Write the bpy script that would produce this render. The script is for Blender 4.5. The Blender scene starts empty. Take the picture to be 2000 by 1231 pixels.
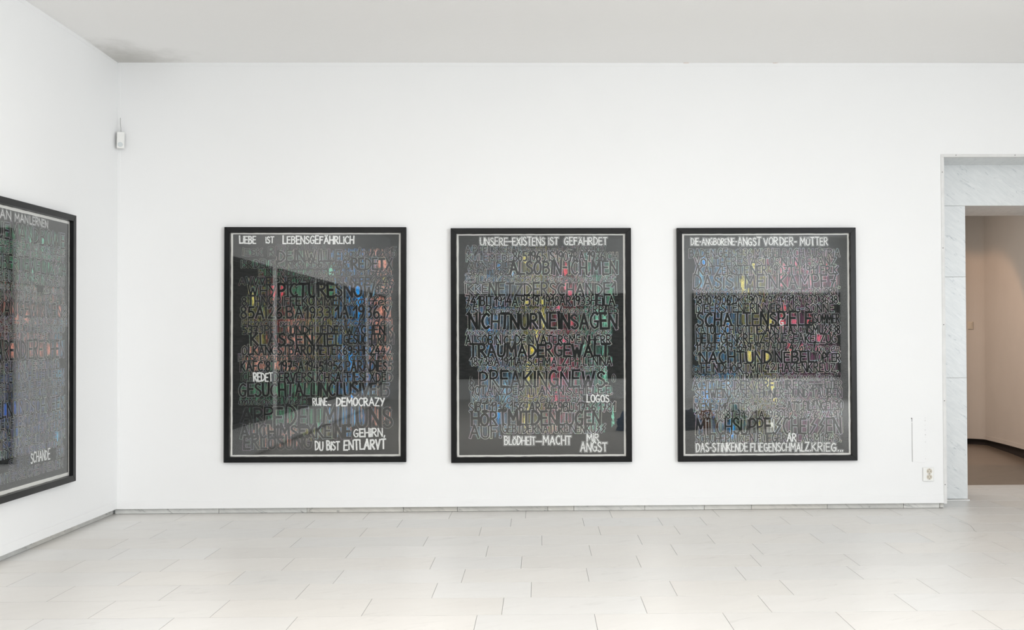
import bpy, bmesh, math, random
import numpy as np
from mathutils import Vector, Matrix

# ------------------------------------------------------------ camera, world, lights, exposure
S = bpy.context.scene
S.view_settings.view_transform = 'Standard'
S.view_settings.look = 'None'
S.view_settings.gamma = 1.0
S.view_settings.use_curve_mapping = False
S.view_settings.exposure = 0.0
C = S.collection
H = 1.261
cam = bpy.data.cameras.new('camera'); camo = bpy.data.objects.new('camera', cam); C.objects.link(camo)
cam.sensor_width = 36.0; cam.lens = 1944.0 * 36 / 2000
cam.shift_x = -87.4 / 2000; cam.shift_y = 18.55 / 2000
cam.clip_start = 0.05; cam.clip_end = 100
right = Vector((0.99982787, -0.01804951, -0.00429413))
up = Vector((0.00406398, -0.01276843, 0.99991022))
back = Vector((-0.01810272, -0.99975556, -0.01269288))
m = Matrix((right, up, back)).transposed().to_4x4(); m.translation = Vector((0, 0, H))
camo.matrix_world = m
S.camera = camo

W = bpy.data.worlds.new('world'); S.world = W; W.use_nodes = True
W.node_tree.nodes['Background'].inputs[0].default_value = (0.8, 0.88, 1.0, 1)
W.node_tree.nodes['Background'].inputs[1].default_value = 0.6

def area(name, loc, rot, sx, sy, power, col):
    l = bpy.data.lights.new(name, 'AREA'); l.shape = 'RECTANGLE'; l.size = sx; l.size_y = sy
    l.energy = power; l.color = col
    o = bpy.data.objects.new(name, l); C.objects.link(o); o.location = loc; o.rotation_euler = rot
    return o
R = math.radians
KEY = 1.0
# luminous skylight in the ceiling behind the camera
area('skylight_lamp', (-0.5, 1.3, 3.21), (0, 0, 0), 4.8, 5.2, 195 * KEY, (1.0, 0.965, 0.925))
# daylight from the windows in the wall to the right
area('window_daylight', (6.25, -1.9, 1.65), (0, R(90), 0), 2.2, 6.2, 495 * KEY, (0.93, 0.97, 1.0))
# warm lamp in the next room
sp = bpy.data.lights.new('hall_spot', 'SPOT'); sp.energy = 100; sp.color = (1.0, 0.56, 0.32); sp.spot_size = R(59); sp.spot_blend = 0.2; sp.shadow_soft_size = 0.06
spo = bpy.data.objects.new('hall_spot', sp); C.objects.link(spo); spo.location = (2.6, 9.6, 3.1)
spo.rotation_euler = (Vector((4.7, 11.4, 0.4)) - Vector((2.6, 9.6, 3.1))).to_track_quat('-Z', 'Y').to_euler()
area('hall_ceiling_lamp', (2.6, 10.0, 2.9), (0, 0, 0), 1.6, 1.6, 50, (1.0, 0.91, 0.83))

# ------------------------------------------------------------ helpers
def link(o, parent=None):
    C.objects.link(o)
    if parent is not None: o.parent = parent
    return o

def mesh_obj(name, verts, faces, mat=None, parent=None, smooth=False):
    me = bpy.data.meshes.new(name); me.from_pydata([tuple(v) for v in verts], [], faces)
    if mat is not None: me.materials.append(mat)
    if smooth:
        for p in me.polygons: p.use_smooth = True
    me.update()
    return link(bpy.data.objects.new(name, me), parent)

def tag(o, label=None, cat=None, group=None, kind=None):
    if label: o['label'] = label
    if cat: o['category'] = cat
    if group: o['group'] = group
    if kind: o['kind'] = kind
    return o

def empty(name, loc=(0, 0, 0), rz=0.0):
    o = bpy.data.objects.new(name, None); o.empty_display_size = 0.1; C.objects.link(o)
    o.location = loc; o.rotation_euler = (0, 0, rz)
    return o

class MB:
    def __init__(s): s.v = []; s.f = []
    def box(s, x0, x1, y0, y1, z0, z1):
        n = len(s.v)
        s.v += [(x0, y0, z0), (x1, y0, z0), (x1, y1, z0), (x0, y1, z0), (x0, y0, z1), (x1, y0, z1), (x1, y1, z1), (x0, y1, z1)]
        s.f += [tuple(n + i for i in q) for q in ((0, 3, 2, 1), (4, 5, 6, 7), (0, 1, 5, 4), (1, 2, 6, 5), (2, 3, 7, 6), (3, 0, 4, 7))]
        return s
    def poly(s, pts):
        n = len(s.v); s.v += [tuple(p) for p in pts]; s.f.append(tuple(range(n, n + len(pts)))); return s
    def prism(s, pts, d):
        """pts: counter-clockwise outline seen from outside (front), extruded by vector d to the back"""
        n = len(s.v); k = len(pts); d = Vector(d)
        s.v += [tuple(p) for p in pts] + [tuple(Vector(p) + d) for p in pts]
        s.f.append(tuple(range(n, n + k))); s.f.append(tuple(range(n + 2 * k - 1, n + k - 1, -1)))
        for i in range(k):
            j = (i + 1) % k
            s.f.append((n + j, n + i, n + k + i, n + k + j))
        return s
    def disc_prism(s, c, ax_u, ax_v, r, d, seg=20):
        c = Vector(c); u = Vector(ax_u); v = Vector(ax_v)
        return s.prism([c + u * (r * math.cos(2 * math.pi * i / seg)) + v * (r * math.sin(2 * math.pi * i / seg)) for i in range(seg)], d)
    def tube(s, pts, r, seg=6):
        pts = [Vector(p) for p in pts]; n0 = len(s.v)
        for i, p in enumerate(pts):
            t = (pts[min(i + 1, len(pts) - 1)] - pts[max(i - 1, 0)]).normalized()
            a = t.orthogonal().normalized() if abs(t.x) > .9 else t.cross(Vector((1, 0, 0))).normalized(); b = t.cross(a)
            for k in range(seg):
                an = 2 * math.pi * k / seg
                s.v.append(tuple(p + a * r * math.cos(an) + b * r * math.sin(an)))
        for i in range(len(pts) - 1):
            for k in range(seg):
                k2 = (k + 1) % seg
                s.f.append((n0 + i * seg + k, n0 + i * seg + k2, n0 + (i + 1) * seg + k2, n0 + (i + 1) * seg + k))
        return s
    def build(s, name, mat, parent=None, bevel=0.0, seg=2, smooth=False):
        o = mesh_obj(name, s.v, s.f, mat, parent, smooth)
        if bevel > 0:
            bm = bmesh.new(); bm.from_mesh(o.data)
            bmesh.ops.recalc_face_normals(bm, faces=bm.faces)
            ed = [e for e in bm.edges if len(e.link_faces) == 2 and e.calc_face_angle(0) > 0.6]
            bmesh.ops.bevel(bm, geom=ed, offset=bevel, segments=seg, affect='EDGES', profile=0.5)
            bm.to_mesh(o.data); bm.free()
        return o

def nodes(name):
    m = bpy.data.materials.new(name); m.use_nodes = True
    t = m.node_tree; b = t.nodes['Principled BSDF']
    return m, t, b

def plain(name, col, rough=0.5, metal=0.0, bump=0.0, bscale=200.0, var=0.0, vscale=3.0, spec=0.5):
    m, t, b = nodes(name)
    b.inputs['Roughness'].default_value = rough; b.inputs['Metallic'].default_value = metal
    b.inputs['Specular IOR Level'].default_value = spec
    tc = t.nodes.new('ShaderNodeTexCoord')
    n = t.nodes.new('ShaderNodeTexNoise'); n.inputs['Scale'].default_value = vscale; n.inputs['Detail'].default_value = 5
    t.links.new(tc.outputs['Object'], n.inputs['Vector'])
    r = t.nodes.new('ShaderNodeMapRange'); r.inputs['From Min'].default_value = 0.3; r.inputs['From Max'].default_value = 0.7
    r.inputs['To Min'].default_value = 1 - var; r.inputs['To Max'].default_value = 1.0
    t.links.new(n.outputs['Fac'], r.inputs['Value'])
    mx = t.nodes.new('ShaderNodeVectorMath'); mx.operation = 'SCALE'; mx.inputs[0].default_value = col[:3]
    t.links.new(r.outputs[0], mx.inputs['Scale']); t.links.new(mx.outputs[0], b.inputs['Base Color'])
    if bump > 0:
        n2 = t.nodes.new('ShaderNodeTexNoise'); n2.inputs['Scale'].default_value = bscale; n2.inputs['Detail'].default_value = 3
        t.links.new(tc.outputs['Object'], n2.inputs['Vector'])
        bp = t.nodes.new('ShaderNodeBump'); bp.inputs['Strength'].default_value = bump; bp.inputs['Distance'].default_value = 0.002
        t.links.new(n2.outputs['Fac'], bp.inputs['Height']); t.links.new(bp.outputs[0], b.inputs['Normal'])
    return m

def marble(name, base, vein, rough, vscale=1.6, amount=0.5, tile_var=0.0, warm=0.0, rot=(0, 0, .5), scl=(1.0, 3.6, 1.0)):
    """polished or honed marble: soft cloud plus thin diagonal veins; tile_var shifts the tone of each slab"""
    m, t, b = nodes(name); N = t.nodes; L = t.links
    tc = N.new('ShaderNodeTexCoord'); oi = N.new('ShaderNodeObjectInfo')
    off = N.new('ShaderNodeVectorMath'); off.operation = 'SCALE'; off.inputs[0].default_value = (37., 19., 53.)
    L.new(oi.outputs['Random'], off.inputs['Scale'])
    ad = N.new('ShaderNodeVectorMath'); L.new(tc.outputs['Object'], ad.inputs[0]); L.new(off.outputs[0], ad.inputs[1])
    mp = N.new('ShaderNodeMapping'); mp.vector_type = 'TEXTURE'; mp.inputs['Rotation'].default_value = rot; mp.inputs['Scale'].default_value = [1 / q for q in scl]
    L.new(ad.outputs[0], mp.inputs['Vector'])
    n1 = N.new('ShaderNodeTexNoise'); n1.inputs['Scale'].default_value = vscale * 2.2; n1.inputs['Detail'].default_value = 9; n1.inputs['Roughness'].default_value = .62; n1.inputs['Distortion'].default_value = .5
    L.new(mp.outputs[0], n1.inputs['Vector'])
    c1 = N.new('ShaderNodeMapRange'); c1.inputs['From Min'].default_value = .35; c1.inputs['From Max'].default_value = .68; L.new(n1.outputs['Fac'], c1.inputs['Value'])
    n2 = N.new('ShaderNodeTexNoise'); n2.inputs['Scale'].default_value = vscale * 1.3; n2.inputs['Detail'].default_value = 8; n2.inputs['Distortion'].default_value = .35
    L.new(mp.outputs[0], n2.inputs['Vector'])
    s = N.new('ShaderNodeMath'); s.operation = 'SUBTRACT'; s.inputs[1].default_value = .5; L.new(n2.outputs['Fac'], s.inputs[0])
    a = N.new('ShaderNodeMath'); a.operation = 'ABSOLUTE'; L.new(s.outputs[0], a.inputs[0])
    v = N.new('ShaderNodeMapRange'); v.inputs['From Min'].default_value = 0.0; v.inputs['From Max'].default_value = .022; v.inputs['To Min'].default_value = 1; v.inputs['To Max'].default_value = 0
    L.new(a.outputs[0], v.inputs['Value'])
    n3 = N.new('ShaderNodeTexNoise'); n3.inputs['Scale'].default_value = vscale * 2.5; L.new(mp.outputs[0], n3.inputs['Vector'])
    g = N.new('ShaderNodeMapRange'); g.inputs['From Min'].default_value = .5; g.inputs['From Max'].default_value = .7; L.new(n3.outputs['Fac'], g.inputs['Value'])
    vm = N.new('ShaderNodeMath'); vm.operation = 'MULTIPLY'; L.new(v.outputs[0], vm.inputs[0]); L.new(g.outputs[0], vm.inputs[1])
    va = N.new('ShaderNodeMath'); va.operation = 'MULTIPLY'; va.inputs[1].default_value = amount; L.new(vm.outputs[0], va.inputs[0])
    ca = N.new('ShaderNodeMath'); ca.operation = 'MULTIPLY_ADD'; ca.inputs[1].default_value = amount * .28; L.new(c1.outputs[0], ca.inputs[0]); L.new(va.outputs[0], ca.inputs[2])
    ca.use_clamp = True
    mix = N.new('ShaderNodeMix'); mix.data_type = 'RGBA'; mix.inputs[6].default_value = (*base, 1); mix.inputs[7].default_value = (*vein, 1)
    L.new(ca.outputs[0], mix.inputs[0])
    tv = N.new('ShaderNodeMapRange'); tv.inputs['To Min'].default_value = 1 - tile_var; tv.inputs['To Max'].default_value = 1.0
    L.new(oi.outputs['Random'], tv.inputs['Value'])
    sc = N.new('ShaderNodeVectorMath'); sc.operation = 'SCALE'; L.new(mix.outputs[2], sc.inputs[0]); L.new(tv.outputs[0], sc.inputs['Scale'])
    out = sc.outputs[0]
    if warm > 0:
        wm = N.new('ShaderNodeMath'); wm.operation = 'MULTIPLY'; wm.inputs[1].default_value = 7.31; L.new(oi.outputs['Random'], wm.inputs[0])
        fr = N.new('ShaderNodeMath'); fr.operation = 'FRACT'; L.new(wm.outputs[0], fr.inputs[0])
        wn = N.new('ShaderNodeMath'); wn.operation = 'MULTIPLY'; wn.inputs[1].default_value = warm; L.new(fr.outputs[0], wn.inputs[0])
        mw = N.new('ShaderNodeMix'); mw.data_type = 'RGBA'; mw.blend_type = 'MULTIPLY'; mw.inputs[7].default_value = (1.0, .955, .90, 1)
        L.new(wn.outputs[0], mw.inputs[0]); L.new(out, mw.inputs[6]); out = mw.outputs[2]
    L.new(out, b.inputs['Base Color'])
    b.inputs['Roughness'].default_value = rough
    return m

M_wall = plain('white_wall_paint', (.86, .865, .866), .62, bump=.10, bscale=120, var=.015, vscale=1.2)
M_trim = plain('white_trim_paint', (.86, .86, .85), .5, bump=.1, bscale=150, var=.02, vscale=5)
M_bead = plain('grey_white_corner_bead', (.76, .76, .75), .55, bump=.1, bscale=90, var=.12, vscale=12)
M_floor = marble('floor_marble', (.77, .765, .75), (.48, .465, .45), .37, 1.5, .28, tile_var=.045, warm=.5)
M_grout = plain('grey_grout', (.30, .295, .28), .9, var=.3, vscale=8)
M_plinth = marble('skirting_marble', (.80, .805, .78), (.25, .26, .26), .4, 3.0, .9, tile_var=.18, warm=.8, rot=(0, .5, .3), scl=(1.0, 1.5, 4.0))
M_clad = marble('cladding_marble', (.80, .822, .825), (.28, .33, .37), .32, 3.8, .62, tile_var=.05, rot=(0, .62, 0), scl=(1.0, 1.0, 5.0))
M_dark = plain('dark_gap', (.03, .03, .03), .9)
M_hallwall = plain('hall_textured_wall', (.60, .57, .53), .85, bump=.3, bscale=60, var=.04, vscale=3)
M_hallfloor = marble('hall_brown_stone', (.215, .175, .14), (.10, .08, .065), .30, 1.2, .8)
M_frame = plain('black_stained_wood', (.008, .0085, .009), .28, bump=.10, bscale=60, var=.3, vscale=10, spec=.22)
M_paper = plain('white_rag_paper', (.84, .82, .79), .85, bump=.15, bscale=300, var=.03, vscale=20)
M_mount = plain('dark_backing_board', (.035, .028, .026), .9)
M_plastic = plain('white_plastic', (.82, .82, .80), .35)
M_cream = plain('cream_plastic', (.62, .57, .48), .4)
M_brass = plain('dull_metal_contact', (.06, .055, .05), .4, metal=.6)
M_lens = plain('milky_sensor_lens', (.62, .66, .67), .25)
M_cable = plain('grey_cable', (.42, .41, .40), .5)
M_screw = plain('dark_screw_head', (.06, .055, .05), .5)

# ceiling paint with the dirt stain it has in the corner
def ceiling_material():
    m, t, b = nodes('ceiling_plaster'); N = t.nodes; L = t.links
    tc = N.new('ShaderNodeTexCoord')
    n = N.new('ShaderNodeTexNoise'); n.inputs['Scale'].default_value = 5; n.inputs['Detail'].default_value = 8; n.inputs['Roughness'].default_value = .65
    L.new(tc.outputs['Object'], n.inputs['Vector'])
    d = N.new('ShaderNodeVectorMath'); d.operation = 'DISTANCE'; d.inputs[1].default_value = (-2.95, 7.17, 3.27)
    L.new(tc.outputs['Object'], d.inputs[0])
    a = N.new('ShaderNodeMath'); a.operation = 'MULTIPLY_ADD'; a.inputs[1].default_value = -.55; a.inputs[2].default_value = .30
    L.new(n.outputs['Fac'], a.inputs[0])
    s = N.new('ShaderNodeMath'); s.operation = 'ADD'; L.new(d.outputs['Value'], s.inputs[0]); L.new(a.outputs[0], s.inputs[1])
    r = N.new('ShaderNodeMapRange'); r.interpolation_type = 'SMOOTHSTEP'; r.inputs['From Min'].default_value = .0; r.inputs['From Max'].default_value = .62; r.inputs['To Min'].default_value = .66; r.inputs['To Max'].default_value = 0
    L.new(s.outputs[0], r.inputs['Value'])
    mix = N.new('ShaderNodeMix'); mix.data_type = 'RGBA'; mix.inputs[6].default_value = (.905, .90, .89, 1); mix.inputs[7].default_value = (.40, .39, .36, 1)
    L.new(r.outputs[0], mix.inputs[0]); L.new(mix.outputs[2], b.inputs['Base Color']); b.inputs['Roughness'].default_value = .8
    n2 = N.new('ShaderNodeTexNoise'); n2.inputs['Scale'].default_value = 9; n2.inputs['Detail'].default_value = 6; L.new(tc.outputs['Object'], n2.inputs['Vector'])
    bp = N.new('ShaderNodeBump'); bp.inputs['Strength'].default_value = .25; bp.inputs['Distance'].default_value = .01
    L.new(n2.outputs['Fac'], bp.inputs['Height']); L.new(bp.outputs[0], b.inputs['Normal'])
    return m
M_ceil = ceiling_material()

def glass_material():
    m, t, b = nodes('picture_glass'); N = t.nodes; L = t.links; N.remove(b)
    g = N.new('ShaderNodeNewGeometry')
    ior = N.new('ShaderNodeMapRange'); ior.inputs['To Min'].default_value = 1.57; ior.inputs['To Max'].default_value = 1 / 1.57
    L.new(g.outputs['Backfacing'], ior.inputs['Value'])
    f = N.new('ShaderNodeFresnel'); L.new(ior.outputs[0], f.inputs['IOR'])
    tr = N.new('ShaderNodeBsdfTransparent'); tr.inputs[0].default_value = (.985, .99, .985, 1)
    gl = N.new('ShaderNodeBsdfGlossy'); gl.inputs['Roughness'].default_value = 0.0
    mx = N.new('ShaderNodeMixShader'); L.new(f.outputs[0], mx.inputs[0]); L.new(tr.outputs[0], mx.inputs[1]); L.new(gl.outputs[0], mx.inputs[2])
    L.new(mx.outputs[0], N['Material Output'].inputs[0])
    return m
M_glass = glass_material()

def ink_material():
    m, t, b = nodes('chalk_and_paint'); N = t.nodes; L = t.links
    a = N.new('ShaderNodeAttribute'); a.attribute_name = 'Col'
    tc = N.new('ShaderNodeTexCoord'); n = N.new('ShaderNodeTexNoise'); n.inputs['Scale'].default_value = 130; n.inputs['Detail'].default_value = 3
    L.new(tc.outputs['Object'], n.inputs['Vector'])
    r = N.new('ShaderNodeMapRange'); r.inputs['From Min'].default_value = .35; r.inputs['From Max'].default_value = .6; r.inputs['To Min'].default_value = .78; r.inputs['To Max'].default_value = 1.08
    L.new(n.outputs['Fac'], r.inputs['Value'])
    s = N.new('ShaderNodeVectorMath'); s.operation = 'SCALE'; L.new(a.outputs['Color'], s.inputs[0]); L.new(r.outputs[0], s.inputs['Scale'])
    L.new(s.outputs[0], b.inputs['Base Color']); b.inputs['Roughness'].default_value = .85; b.inputs['Specular IOR Level'].default_value = .15
    return m
M_ink = ink_material()

def sheet_material():
    m, t, b = nodes('blackboard_ground'); N = t.nodes; L = t.links
    tc = N.new('ShaderNodeTexCoord')
    mp = N.new('ShaderNodeMapping'); mp.inputs['Scale'].default_value = (1.2, 1, 5.0); mp.inputs['Rotation'].default_value = (0, .25, 0); L.new(tc.outputs['Object'], mp.inputs['Vector'])
    n = N.new('ShaderNodeTexNoise'); n.inputs['Scale'].default_value = 14; n.inputs['Detail'].default_value = 9; n.inputs['Roughness'].default_value = .7; L.new(mp.outputs[0], n.inputs['Vector'])
    r = N.new('ShaderNodeMapRange'); r.inputs['From Min'].default_value = .3; r.inputs['From Max'].default_value = .75; L.new(n.outputs['Fac'], r.inputs['Value'])
    mx = N.new('ShaderNodeMix'); mx.data_type = 'RGBA'; mx.inputs[6].default_value = (.018, .019, .020, 1); mx.inputs[7].default_value = (.044, .045, .044, 1)
    L.new(r.outputs[0], mx.inputs[0]); L.new(mx.outputs[2], b.inputs['Base Color']); b.inputs['Roughness'].default_value = .9; b.inputs['Specular IOR Level'].default_value = .1
    return m
M_sheet = sheet_material()

# ------------------------------------------------------------ the setting
YW = 7.21          # white panel wall
XL = -3.03         # left panel wall
XR = 6.40          # right wall, out of view
YB = -6.0          # opposite wall, seen only in the glass
ZC = 3.262
DX0, DX1, DZ = 2.965, 4.55, 2.567   # opening in the white wall
YM = 7.555         # marble wall behind it
MX0, MX1, MZ = 3.27, 4.60, 2.254    # opening in the marble wall
YM2 = 8.20

wb = MB(); wb.box(XL - .02, DX0, YW, YW + .02, .042, 3.256); wb.box(DX0, DX1, YW, YW + .02, DZ, 3.256); wb.box(DX1, XR, YW, YW + .02, .042, 3.256)
wall_back = tag(wb.build('wall_back', M_wall), kind='structure')
core = MB(); core.box(XL - .3, DX0 - .004, YW + .053, YM - .002, .0, 3.4); core.box(DX0 - .004, DX1 + .004, YW + .053, YM - .002, DZ + .028, 3.4); core.box(DX1 + .004, XR + .2, YW + .053, YM - .002, 0, 3.4)
# core is set back over the skirting stone
core_o = core.build('wall_core', M_wall, wall_back)
wl = MB(); wl.box(XL - .02, XL, YB, YW, .045, 3.285)
wall_left = tag(wl.build('wall_left', M_wall), kind='structure')
cl = MB(); cl.box(XL - .3, XL - .0605, YB - .2, YM, 0, 3.4); cl.build('wall_core', M_wall, wall_left)

# opposite wall and right wall (window openings with sky beyond)
tag(MB().box(XL - .3, XR + .2, YB - .2, YB, 0, 3.4).build('wall_opposite', M_wall), kind='structure')
wr = MB()
wy = [(-4.8, -2.6), (-2.1, .1), (.6, 2.8)]
prev = YB
for a, b_ in wy:
    wr.box(XR, XR + .2, prev, a, 0, 3.4); wr.box(XR, XR + .2, a, b_, 0, .6); wr.box(XR, XR + .2, a, b_, 2.7, 3.4); prev = b_
wr.box(XR, XR + .2, prev, YW, 0, 3.4)
tag(wr.build('wall_right', M_wall), kind='structure')
M_win = plain('white_window_paint', (.8, .8, .8), .4)
def window_glass():
    m, t, b = nodes('window_glass'); N = t.nodes; L = t.links; N.remove(b)
    f = N.new('ShaderNodeFresnel'); f.inputs['IOR'].default_value = 1.45
    tr = N.new('ShaderNodeBsdfTransparent'); gl = N.new('ShaderNodeBsdfGlossy'); gl.inputs['Roughness'].default_value = 0
    mx = N.new('ShaderNodeMixShader'); mx.inputs[0].default_value = .08; L.new(tr.outputs[0], mx.inputs[1]); L.new(gl.outputs[0], mx.inputs[2])
    L.new(mx.outputs[0], N['Material Output'].inputs[0]); return m
M_wg = window_glass()
for i, (a, b_) in enumerate(wy):
    f = MB(); x0, x1 = XR + .05, XR + .11
    f.box(x0, x1, a, a + .06, .6, 2.7); f.box(x0, x1, b_ - .06, b_, .6, 2.7); f.box(x0, x1, a, b_, .6, .66); f.box(x0, x1, a, b_, 2.64, 2.7); f.box(x0, x1, (a + b_) / 2 - .03, (a + b_) / 2 + .03, .6, 2.7)
    fo = tag(f.build('window_%d' % (i + 1), M_win), kind='structure')
    MB().box(XR + .075, XR + .085, a + .06, b_ - .06, .66, 2.64).build('pane', M_wg, fo)

# ceiling: plaster, dips slightly towards the back wall
cv = []; cf = []
ys = [YB - .2, 0, 4, 6.0, 6.55, 6.66, 6.72, 6.80, 6.95, 7.1, 7.28, YM]
def cz(y):
    return ZC + .008 - (0 if y < 6.55 else .016 * min(1, (y - 6.55) / .7))
xs = [XL - .3, -2, 0, 2, 4, XR + .2]
for y in ys:
    for x in xs: cv.append((x, y, cz(y) + (.004 if x > 3 else 0)))
k = len(xs)
for j in range(len(ys) - 1):
    for i in range(k - 1):
        a = j * k + i; cf.append((a, a + k, a + k + 1, a + 1))
n0 = len(cv)
cv += [(x, y, 3.42) for y in (ys[0], ys[-1]) for x in (xs[0], xs[-1])]
cf += [(n0, n0 + 1, n0 + 3, n0 + 2)]
tag(mesh_obj('ceiling', cv, cf, M_ceil), kind='structure')

# floor: bed of mortar, marble tiles laid in courses of 30 cm
bed = MB().box(XL - .3, XR + .2, YB - .2, 8.33, -.06, -.0007)
floor = tag(bed.build('floor', M_grout), kind='structure')
RY0 = 7.243
rowsJ = {
 1: [-2.528, -1.761, -1.227, -.632, -.098, .507, 1.257, 1.911, 2.54, 2.80],
 2: [-2.749, -2.119, -1.555, -.948, -.194, .299, .823, 1.117, 1.678, 2.217, 2.873],
 3: [-2.462, -1.690, -1.142, -.385, .390, .896, 1.415, 1.958, 2.634],
 4: [-2.592, -2.167, -1.506, -.705, .014, .623, 1.067, 1.725, 2.408, 2.98],
 5: [-2.464, -1.919, -1.113, -.310, .299, .794, 1.293, 2.101, 2.76],
 6: [-2.590, -2.058, -1.403, -.599, -.102, .555, 1.214, 1.756, 2.563],
 7: [-2.722, -2.158, -1.594, -1.062, -.404, .254, 1.067, 1.679, 2.241],
 8: [-2.371, -1.836, -1.180, -.524, -.043, .669, 1.238, 1.952, 2.45],
 9: [-2.039, -1.493, -.81, -.174, .489, 1.060, 1.728, 2.36],
 10: [-2.235, -1.651, -1.097, -.285, .248, .833, 1.351, 1.98],
 11: [-2.50, -1.90, -1.30, -.62, .05, .60, 1.05, 1.72, 2.3]}
rng = random.Random(5)
tile_cache = {}
def add_tile(x0, x1, y0, y1, mat=M_floor, parent=floor, gap=.0013):
    w = x1 - x0; d = y1 - y0
    key = (round(w, 2), round(d, 2), mat.name)
    if key not in tile_cache:
        w2, d2 = w / 2 - gap, d / 2 - .0019; c = .0002
        v = [(-w2, -d2, -.004), (w2, -d2, -.004), (w2, d2, -.004), (-w2, d2, -.004),
             (-w2, -d2, -c), (w2, -d2, -c), (w2, d2, -c), (-w2, d2, -c),
             (-w2 + c, -d2 + c, 0), (w2 - c, -d2 + c, 0), (w2 - c, d2 - c, 0), (-w2 + c, d2 - c, 0)]
        f = [(8, 9, 10, 11)] + [(a, (a + 1) % 4, 4 + (a + 1) % 4, 4 + a) for a in range(4)] + [(4 + a, 4 + (a + 1) % 4, 8 + (a + 1) % 4, 8 + a) for a in range(4)]
        me = bpy.data.meshes.new('tile'); me.from_pydata(v, [], f); me.materials.append(mat); me.update(); tile_cache[key] = (me, w)
    me, bw = tile_cache[key]
    o = bpy.data.objects.new('tile', me); link(o, parent)
    o.location = ((x0 + x1) / 2, (y0 + y1) / 2, 0); o.scale = (w / bw, 1, 1)
def course(y0, y1, J, xa, xb):
    J = [xa] + [j for j in sorted(J) if xa + .05 < j < xb - .05] + [xb]
    for a, b_ in zip(J, J[1:]): add_tile(a, b_, y0, y1)
def extend(J, xb):
    J = list(J)
    while J[-1] < xb - .2: J.append(J[-1] + rng.uniform(.5, .78))
    return J
XF = -3.068
for r in range(1, 12):
    y1 = RY0 - (r - 1) * .3; course(y1 - .3, y1, extend(rowsJ[r], 4.6), XF, 5.0195)
# passage tiles beyond the white wall
for r in range(0, 4):
    y0 = RY0 + r * .3; y1 = min(y0 + .3, 8.33)
    if y1 - y0 < .05: continue
    st = [2.97, 3.27, 3.27, 3.27][r] if True else 0
    J = [[3.42, 4.1], [3.72, 4.3], [3.36, 3.95], [3.66, 4.25]][r]
    course(y0, y1, J, 2.95 if y0 < YM - .05 else MX0 - .02, MX1 + .02)
# rest of the floor, seen only as a reflection in the glass: one joined surface
fm = MB(); y = RY0 - 11 * .3
while y > YB - .1:
    x = XF
    while x < XR + .1:
        w = rng.uniform(.5, .8); x2 = min(x + w, XR + .15)
        fm.poly([(x + .001, y - .299, 0), (x2 - .001, y - .299, 0), (x2 - .001, y - .0005, 0), (x + .001, y - .0005, 0)]); x = x2
    y -= .3
for r in range(11):
    y = RY0 - r * .3
    fm.poly([(5.02, y - .299, 0), (XR + .15, y - .299, 0), (XR + .15, y, 0), (5.02, y, 0)])
tag(fm.build('far_tiles', M_floor, floor), kind='stuff')

# a crack that runs through two tiles near the doorway
ck = MB(); cp = [(2.846, 6.72), (2.852, 6.66), (2.859, 6.61), (2.855, 6.56), (2.838, 6.50), (2.822, 6.44), (2.803, 6.385), (2.800, 6.345)]
for (xa, ya), (xb, yb) in zip(cp, cp[1:]):
    ck.poly([(xa - .0012, ya, .0004), (xb - .0012, yb, .0004), (xb + .0012, yb, .0004), (xa + .0012, ya, .0004)])
ck.build('crack', M_grout, floor)
# marble skirting stones under the wall panels
bb = empty('baseboard_back', (0, RY0, 0)); bb['kind'] = 'structure'
PJ = [-3.06, -2.315, -1.68, -.985, -.595, .06, .25, .765, 1.20, 1.545, 2.10, 2.66, 2.925]
for a, b_ in zip(PJ, PJ[1:]):
    MB().box(a + .0012, b_ - .0012, 0, .019, 0, .062).build('skirting_stone', M_plinth, bb, bevel=.0012, seg=1)
MB().box(2.929, 2.957, .004, .019, 0, .055).build('skirting_stone', M_plinth, bb, bevel=.004, seg=2)
bl = empty('baseboard_left', (XF, 0, 0)); bl['kind'] = 'structure'
y = RY0 - .004; rb = random.Random(3)
while y > YB:
    y2 = max(y - rb.uniform(.5, .72), YB - .05)
    MB().box(-.05, 0, y2 + .0012, y - .0012, 0, .062).build('skirting_stone', M_plinth, bl, bevel=.0012, seg=1); y = y2
# dark joint lines at the foot of the stones
tag(MB().box(XL, 2.95, RY0 - .0045, RY0 + .001, -.003, .0006).build('trim_1', M_dark), kind='structure')
# painted board along the foot of the panels, narrow lath along the top
tag(MB().box(XL, DX0 - .022, YW - .004, YW, .040, .098).build('trim_2', M_wall, bevel=.0015), kind='structure')
tag(MB().box(XL, XL + .004, YB, YW - .004, .043, .098).build('trim_3', M_wall, bevel=.0015), kind='structure')
tag(MB().box(XL + .004, XR, YW - .0016, YW, 3.230, 3.257).build('trim_4', M_wall, bevel=.0006), kind='structure')
tag(MB().box(XL, XL + .0016, YB, YW - .004, 3.240, 3.268).build('trim_5', M_wall, bevel=.0006), kind='structure')
tag(MB().box(XL, XL + .022, YW - .0016, YW, .098, 3.230).build('trim_6', M_wall, bevel=.0006), kind='structure')

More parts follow.
